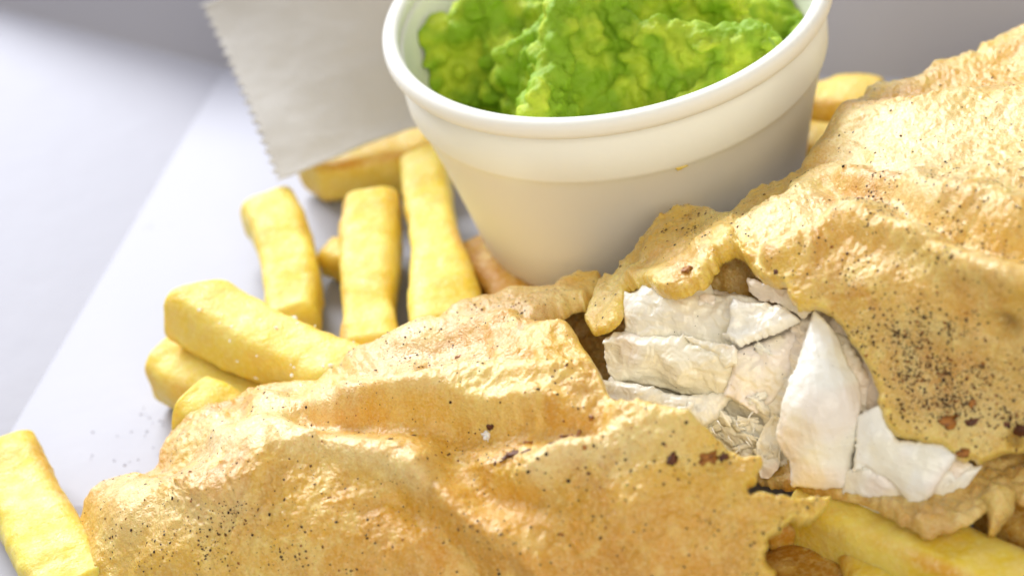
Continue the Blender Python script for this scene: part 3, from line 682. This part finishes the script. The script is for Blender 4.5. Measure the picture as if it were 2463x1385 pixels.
FL[8] = flake([(1060, 960), (1150, 940), (1260, 990), (1320, 1080), (1310, 1138), (1250, 1150), (1180, 1135), (1100, 1090), (1030, 1062)], [(1060, 960, 2.0), (1310, 1080, 1.6), (1100, 1100, 1.35)], 8, .5, thick=.5, eh=.2, ew=26, fib=.007, terr=.012, rough_=.01)
FL[11] = flake([(1390, 960), (1600, 940), (1500, 1070), (1420, 1135), (1330, 1205), (1265, 1235), (1252, 1195), (1330, 1120)], [(1390, 960, 2.0), (1600, 940, 2.0), (1265, 1235, .98)], 11, -.7, thick=.5, eh=.14, ew=22, fib=.007, terr=.012, rough_=.01)
FL[7] = flake([(1098, 740), (1190, 700), (1260, 840), (1440, 862), (1500, 900), (1440, 990), (1400, 1060), (1350, 1110), (1308, 1146), (1298, 1090), (1262, 1040), (1225, 1000), (1150, 965), (1135, 945), (1080, 970), (1090, 880)],
              [(1098, 740, 2.75), (1440, 860, 2.45), (1308, 1146, 1.45), (1100, 960, 2.1), (1400, 1020, 2.0)], 7, .4, thick=.45, eh=.16, ew=18, fib=.007, terr=.012, ragamp=4, rough_=.01)
# thin translucent skin folded at the top of the opening
FL[12] = flake([(655, 190), (720, 215), (790, 250), (835, 235), (860, 300), (925, 330), (880, 362), (800, 305), (700, 285), (670, 240)], [(655, 190, 3.6), (925, 330, 3.6), (700, 285, 3.35)], 12, .4, thick=.15, eh=.07, ew=10, tint_=(.90, .78, .62))

# fibres: short torn strands between the flakes
def tube(pts, r0, r1, nr=7):
    p = np.array(pts, float); v = []; f = []
    for i in range(len(p)):
        t = p[min(i + 1, len(p) - 1)] - p[max(i - 1, 0)]; t /= np.linalg.norm(t)
        s = np.cross(t, (0, 0, 1)); s /= np.linalg.norm(s) + 1e-9; n_ = np.cross(s, t); r = r0 + (r1 - r0) * i / (len(p) - 1)
        for k in range(nr):
            a = 2 * math.pi * k / nr; v.append(p[i] + (s * math.cos(a) + n_ * math.sin(a)) * r)
    for i in range(len(p) - 1):
        for k in range(nr):
            j = (k + 1) % nr; f.append([i * nr + k, i * nr + j, (i + 1) * nr + j, (i + 1) * nr + k])
    return v, f
rs = np.random.RandomState(3)
for k in range(12):
    x = rs.uniform(520, 770); y = rs.uniform(660, 900); a = rs.uniform(0.6, 2.6); ln = rs.uniform(30, 80)
    z0 = 2.25 - (y - 660) / 240 * .8 + .15
    pts = []
    for t in np.linspace(0, 1, 6):
        xx = x + math.cos(a) * ln * t + 8 * math.sin(t * 3 + k); yy = y + math.sin(a) * ln * t
        pts.append(unp(1400 + xx * .603, 550 + yy * .603, z0 - .25 * t + .12 * math.sin(t * 3)))
    v, f = tube(pts, .016, .004)
    mesh('strand', v, f, M_FLESH, fish, np.tile((0.93, 0.89, 0.80), (len(v), 1)), origin=fo)

# crumb of batter at the lower right
sc_o, FS = relief('batter_scrap', rag(R5([(1590, 1070), (1640, 1018), (1700, 1030), (1735, 1055), (1725, 1130), (1690, 1170), (1668, 1185), (1655, 1215), (1632, 1235), (1612, 1225), (1615, 1190), (1622, 1150), (1600, 1110)]), 6, 6, .06, 8),
                  [(2365, 1195, 1.7), (2445, 1190, 1.7), (2360, 1310, 1.35)], M_BATTER, fish, step=3, thick=.6, edge_w=34, edge_h=.35, disp=lambda x, y, P, d: .08 * fbm(P * 2.5, 3, 9) + .03 * ridged(P * 6, 2, 4),
                  tint=lambda x, y, P, d: mixc((0.76, 0.56, 0.16), (0.70, 0.42, 0.1), sstep(1230, 1300, y)), origin=fo, back_w=30)

# ------------------------------------------------------------------ pepper, burnt crumbs and salt on the batter
def specks(name, spots, parent, origin, label=None):
    """spots = [(position, normal, radius, colour)] -> one mesh of small irregular grains"""
    V_ = []; F_ = []; C_ = []
    r = np.random.RandomState(12)
    for P, N, rad, c in spots:
        a = np.cross(N, (0.3, 0.5, 0.8)); a /= np.linalg.norm(a); b = np.cross(N, a); k = len(V_)
        m_ = 5; ph = r.uniform(0, 6)
        for i in range(m_):
            q = rad * r.uniform(.55, 1.3); t = ph + 2 * math.pi * i / m_
            V_.append(P + a * q * math.cos(t) + b * q * math.sin(t) - N * rad * .1)
        V_.append(P + N * rad * .45); C_ += [c] * (m_ + 1)
        for i in range(m_): F_.append([k + i, k + (i + 1) % m_, k + m_])
    return tag(mesh(name, V_, F_, M_PEPPER, parent, np.array(C_), smooth=False, origin=origin), label, kind='stuff')
def scatter(F, n, blobs, base, seed, rmin=.007, rmax=.034):
    r = np.random.RandomState(seed); w_ = np.full(len(F['px']), float(base))
    for (x, y, rx, ry, am) in blobs: w_ += am * blob(F['px'], F['py'], x, y, rx, ry)
    w_ *= 0.25 + sstep(-.2, .6, fbm(F['P'] * 1.7, 3, seed)) ; w_ /= w_.sum()
    idx = r.choice(len(w_), n, p=w_); out = []
    for i in idx:
        rad = rmin + (rmax - rmin) * r.uniform() ** 4.6
        c = (0.05, 0.028, 0.014) if r.uniform() < .5 else ((0.16, 0.075, 0.02) if r.uniform() < .7 else (0.30, 0.10, 0.02))
        out.append((F['P'][i], F['N'][i], rad, c))
    return out
spA = scatter(FA, 4200, [(1180, 775, 160, 45, 3), (960, 870, 130, 45, 3), (1050, 905, 130, 20, 4), (420, 1250, 180, 110, 1.6), (700, 1000, 120, 60, 1.2), (1190, 1290, 60, 40, 2.5), (1700, 1110, 120, 40, 1.5), (1900, 1215, 70, 18, 6),
                         (650, 1330, 200, 50, 1.5), (1250, 1150, 250, 50, .7)], .45, 1)
spB = scatter(FB, 6500, [(2270, 930, 220, 110, 3), (2200, 800, 150, 140, 2), (2080, 520, 60, 40, 5), (2180, 560, 130, 40, 3), (1720, 580, 110, 35, 3), (2400, 950, 120, 90, 3), (2350, 620, 150, 60, 2), (2280, 480, 200, 60, 1), (2000, 650, 100, 60, .8)], .28, 2)
specks('pepper_specks', spA, crA, fo); specks('pepper_specks', spB, crB, fo)
flk = []
for k_ in (1, 2, 4, 6, 7): flk += scatter(FL[k_][1], 9, [], 1, 30 + k_, .008, .02)
specks('pepper_specks', flk, fish, fo)

def on(F, x, y):
    i = np.argmin((F['px'] - x) ** 2 + (F['py'] - y) ** 2); return F['P'][i], F['N'][i]
def crumb(F, x, y, rad, mtl, parent, seed, name='burnt_crumb', flat=.28, stretch=1.0, ang=0):
    P, N = on(F, x, y); a = np.cross(N, np.cross(RT, N)); a /= np.linalg.norm(a); b = np.cross(N, a)
    a, b = a * math.cos(ang) + b * math.sin(ang), b * math.cos(ang) - a * math.sin(ang)
    nu, nv = 14, 8; v = []; f = []
    for j in range(nv + 1):
        ph = math.pi * j / nv
        for i in range(nu):
            th = 2 * math.pi * i / nu; d_ = np.array([math.sin(ph) * math.cos(th), math.sin(ph) * math.sin(th), math.cos(ph)])
            r_ = rad * (1 + 1.15 * noise(d_ * 2.1 + seed * 5, seed) + .4 * noise(d_ * 5 + seed, seed)); v.append(P + (a * d_[0] * stretch + b * d_[1] + N * d_[2] * flat) * r_)
    for j in range(nv):
        for i in range(nu):
            q = (i + 1) % nu; f.append([j * nu + i, (j + 1) * nu + i, (j + 1) * nu + q, j * nu + q])
    return mesh(name, v, f, mtl, parent, origin=fo, smooth=name != 'salt_crystal')
for i, (x, y, r_, mt_, st, an) in enumerate([(1235, 1122, .06, M_BURNT, 1.6, .5), (1262, 1113, .075, M_BURNT, 2.0, 0), (1290, 1110, .05, M_BURNT, 1.5, .3), (1212, 1134, .035, M_BURNT, 1.2, 0), (1372, 1065, .10, M_ORANGE, 1.2, .9),
                                             (1360, 1085, .07, M_BURNT, 1.1, 1), (1395, 1050, .06, M_ORANGE, 1.1, 0), (1400, 1070, .05, M_ORANGE, 1, 0), (1358, 1103, .045, M_BURNT, 1.3, .2), (1430, 1030, .04, M_ORANGE, 1.2, 1.2),
                                             (1617, 1125, .075, M_BURNT, 1.3, .9), (1190, 1043, .05, M_BURNT, 1.4, .3), (1003, 1058, .035, M_BURNT, 1, 0), (1280, 1077, .045, M_ORANGE, 1.6, .2), (1427, 1147, .032, M_BURNT, 1.2, 0),
                                             (1700, 1118, .09, M_ORANGE, 1.7, .4), (1740, 1115, .05, M_BURNT, 1.4, .4), (1425, 1105, .035, M_ORANGE, 1, 0), (962, 1084, .03, M_BURNT, 1.4, .4), (1108, 880, .05, M_ORANGE, 1.2, 0), (1365, 1285, .03, M_ORANGE, 1.5, 0)]):
    crumb(FA, x, y, r_, mt_, crA, i + 1, stretch=st, ang=an)
crumb(FA, 1175, 1054, .085, M_SALT, crA, 40, 'salt_crystal', .8, .9)
for i, (x, y, r_, mt_, st, an) in enumerate([(2285, 1015, .09, M_ORANGE, 1.7, .1), (2340, 1012, .06, M_BURNT, 1.7, .1), (2340, 965, .05, M_ORANGE, 1.3, .8), (2315, 1097, .06, M_ORANGE, 1.8, .1), (2450, 1030, .09, M_BURNT, 1.8, .2), (2420, 1018, .05, M_BURNT, 1, 0),
                                             (1893, 676, .045, M_BURNT, 1, 0), (1668, 680, .08, M_ORANGE, .9, .8)]):
    crumb(FB, x, y, r_, mt_, crB, 60 + i, stretch=st, ang=an)

vF = CH['F']; oF = [o for o in COL.objects if o.get('label', '').startswith('pale salted chip')][0]
rg = np.random.RandomState(77); cF = vF.mean(0); gr = []
vis = vF[((vF - cF) * np.array([0, -.6, .8])).sum(1) > .1]
for _ in range(46):
    p = vis[rg.randint(len(vis))] + rg.normal(size=3) * .02; nrm_ = np.array([0.1, -.45, .85]); gr.append((p, nrm_ / np.linalg.norm(nrm_), rg.uniform(.02, .06), (.95, .92, .80)))
specks('salt_grains', gr, oF, oF.location / CM)
# pepper dust on the box floor
r = np.random.RandomState(9)
dust = []
for (x, y, s, n_) in [(360, 1010, 35, 10), (330, 1060, 40, 7), (222, 1105, 6, 2), (345, 1110, 25, 5), (375, 545, 15, 3)]:
    for _ in range(n_):
        dust.append((unp(x + r.normal() * s, y + r.normal() * s * .6, .006), np.array([0, 0, 1.0]), r.uniform(.012, .035), (0.36, 0.36, 0.46)))
d_o = specks('pepper_dust', dust, None, unp(350, 1050, 0))
tag(d_o, 'grey pepper dust on the box floor left of the fish', 'pepper dust')

# torn shreds of flesh lying on the flakes
rq = np.random.RandomState(21)
for k_, n_ in ((4, 3), (5, 4), (10, 14), (9, 2), (0, 3)):
    F = FL[k_][1]
    for q in range(n_):
        i = rq.randint(len(F['px']))
        o = crumb(F, F['px'][i], F['py'][i], rq.uniform(.05, .11), M_FLESH, fish, 100 + k_ * 20 + q, 'flesh_shred', .35, rq.uniform(1.6, 3.2), rq.uniform(-.6, .9))
        a_ = o.data.color_attributes.new('tint', 'FLOAT_COLOR', 'POINT'); a_.data.foreach_set('color', np.tile((.95, .91, .79, 1), len(o.data.vertices)).astype(np.float32))
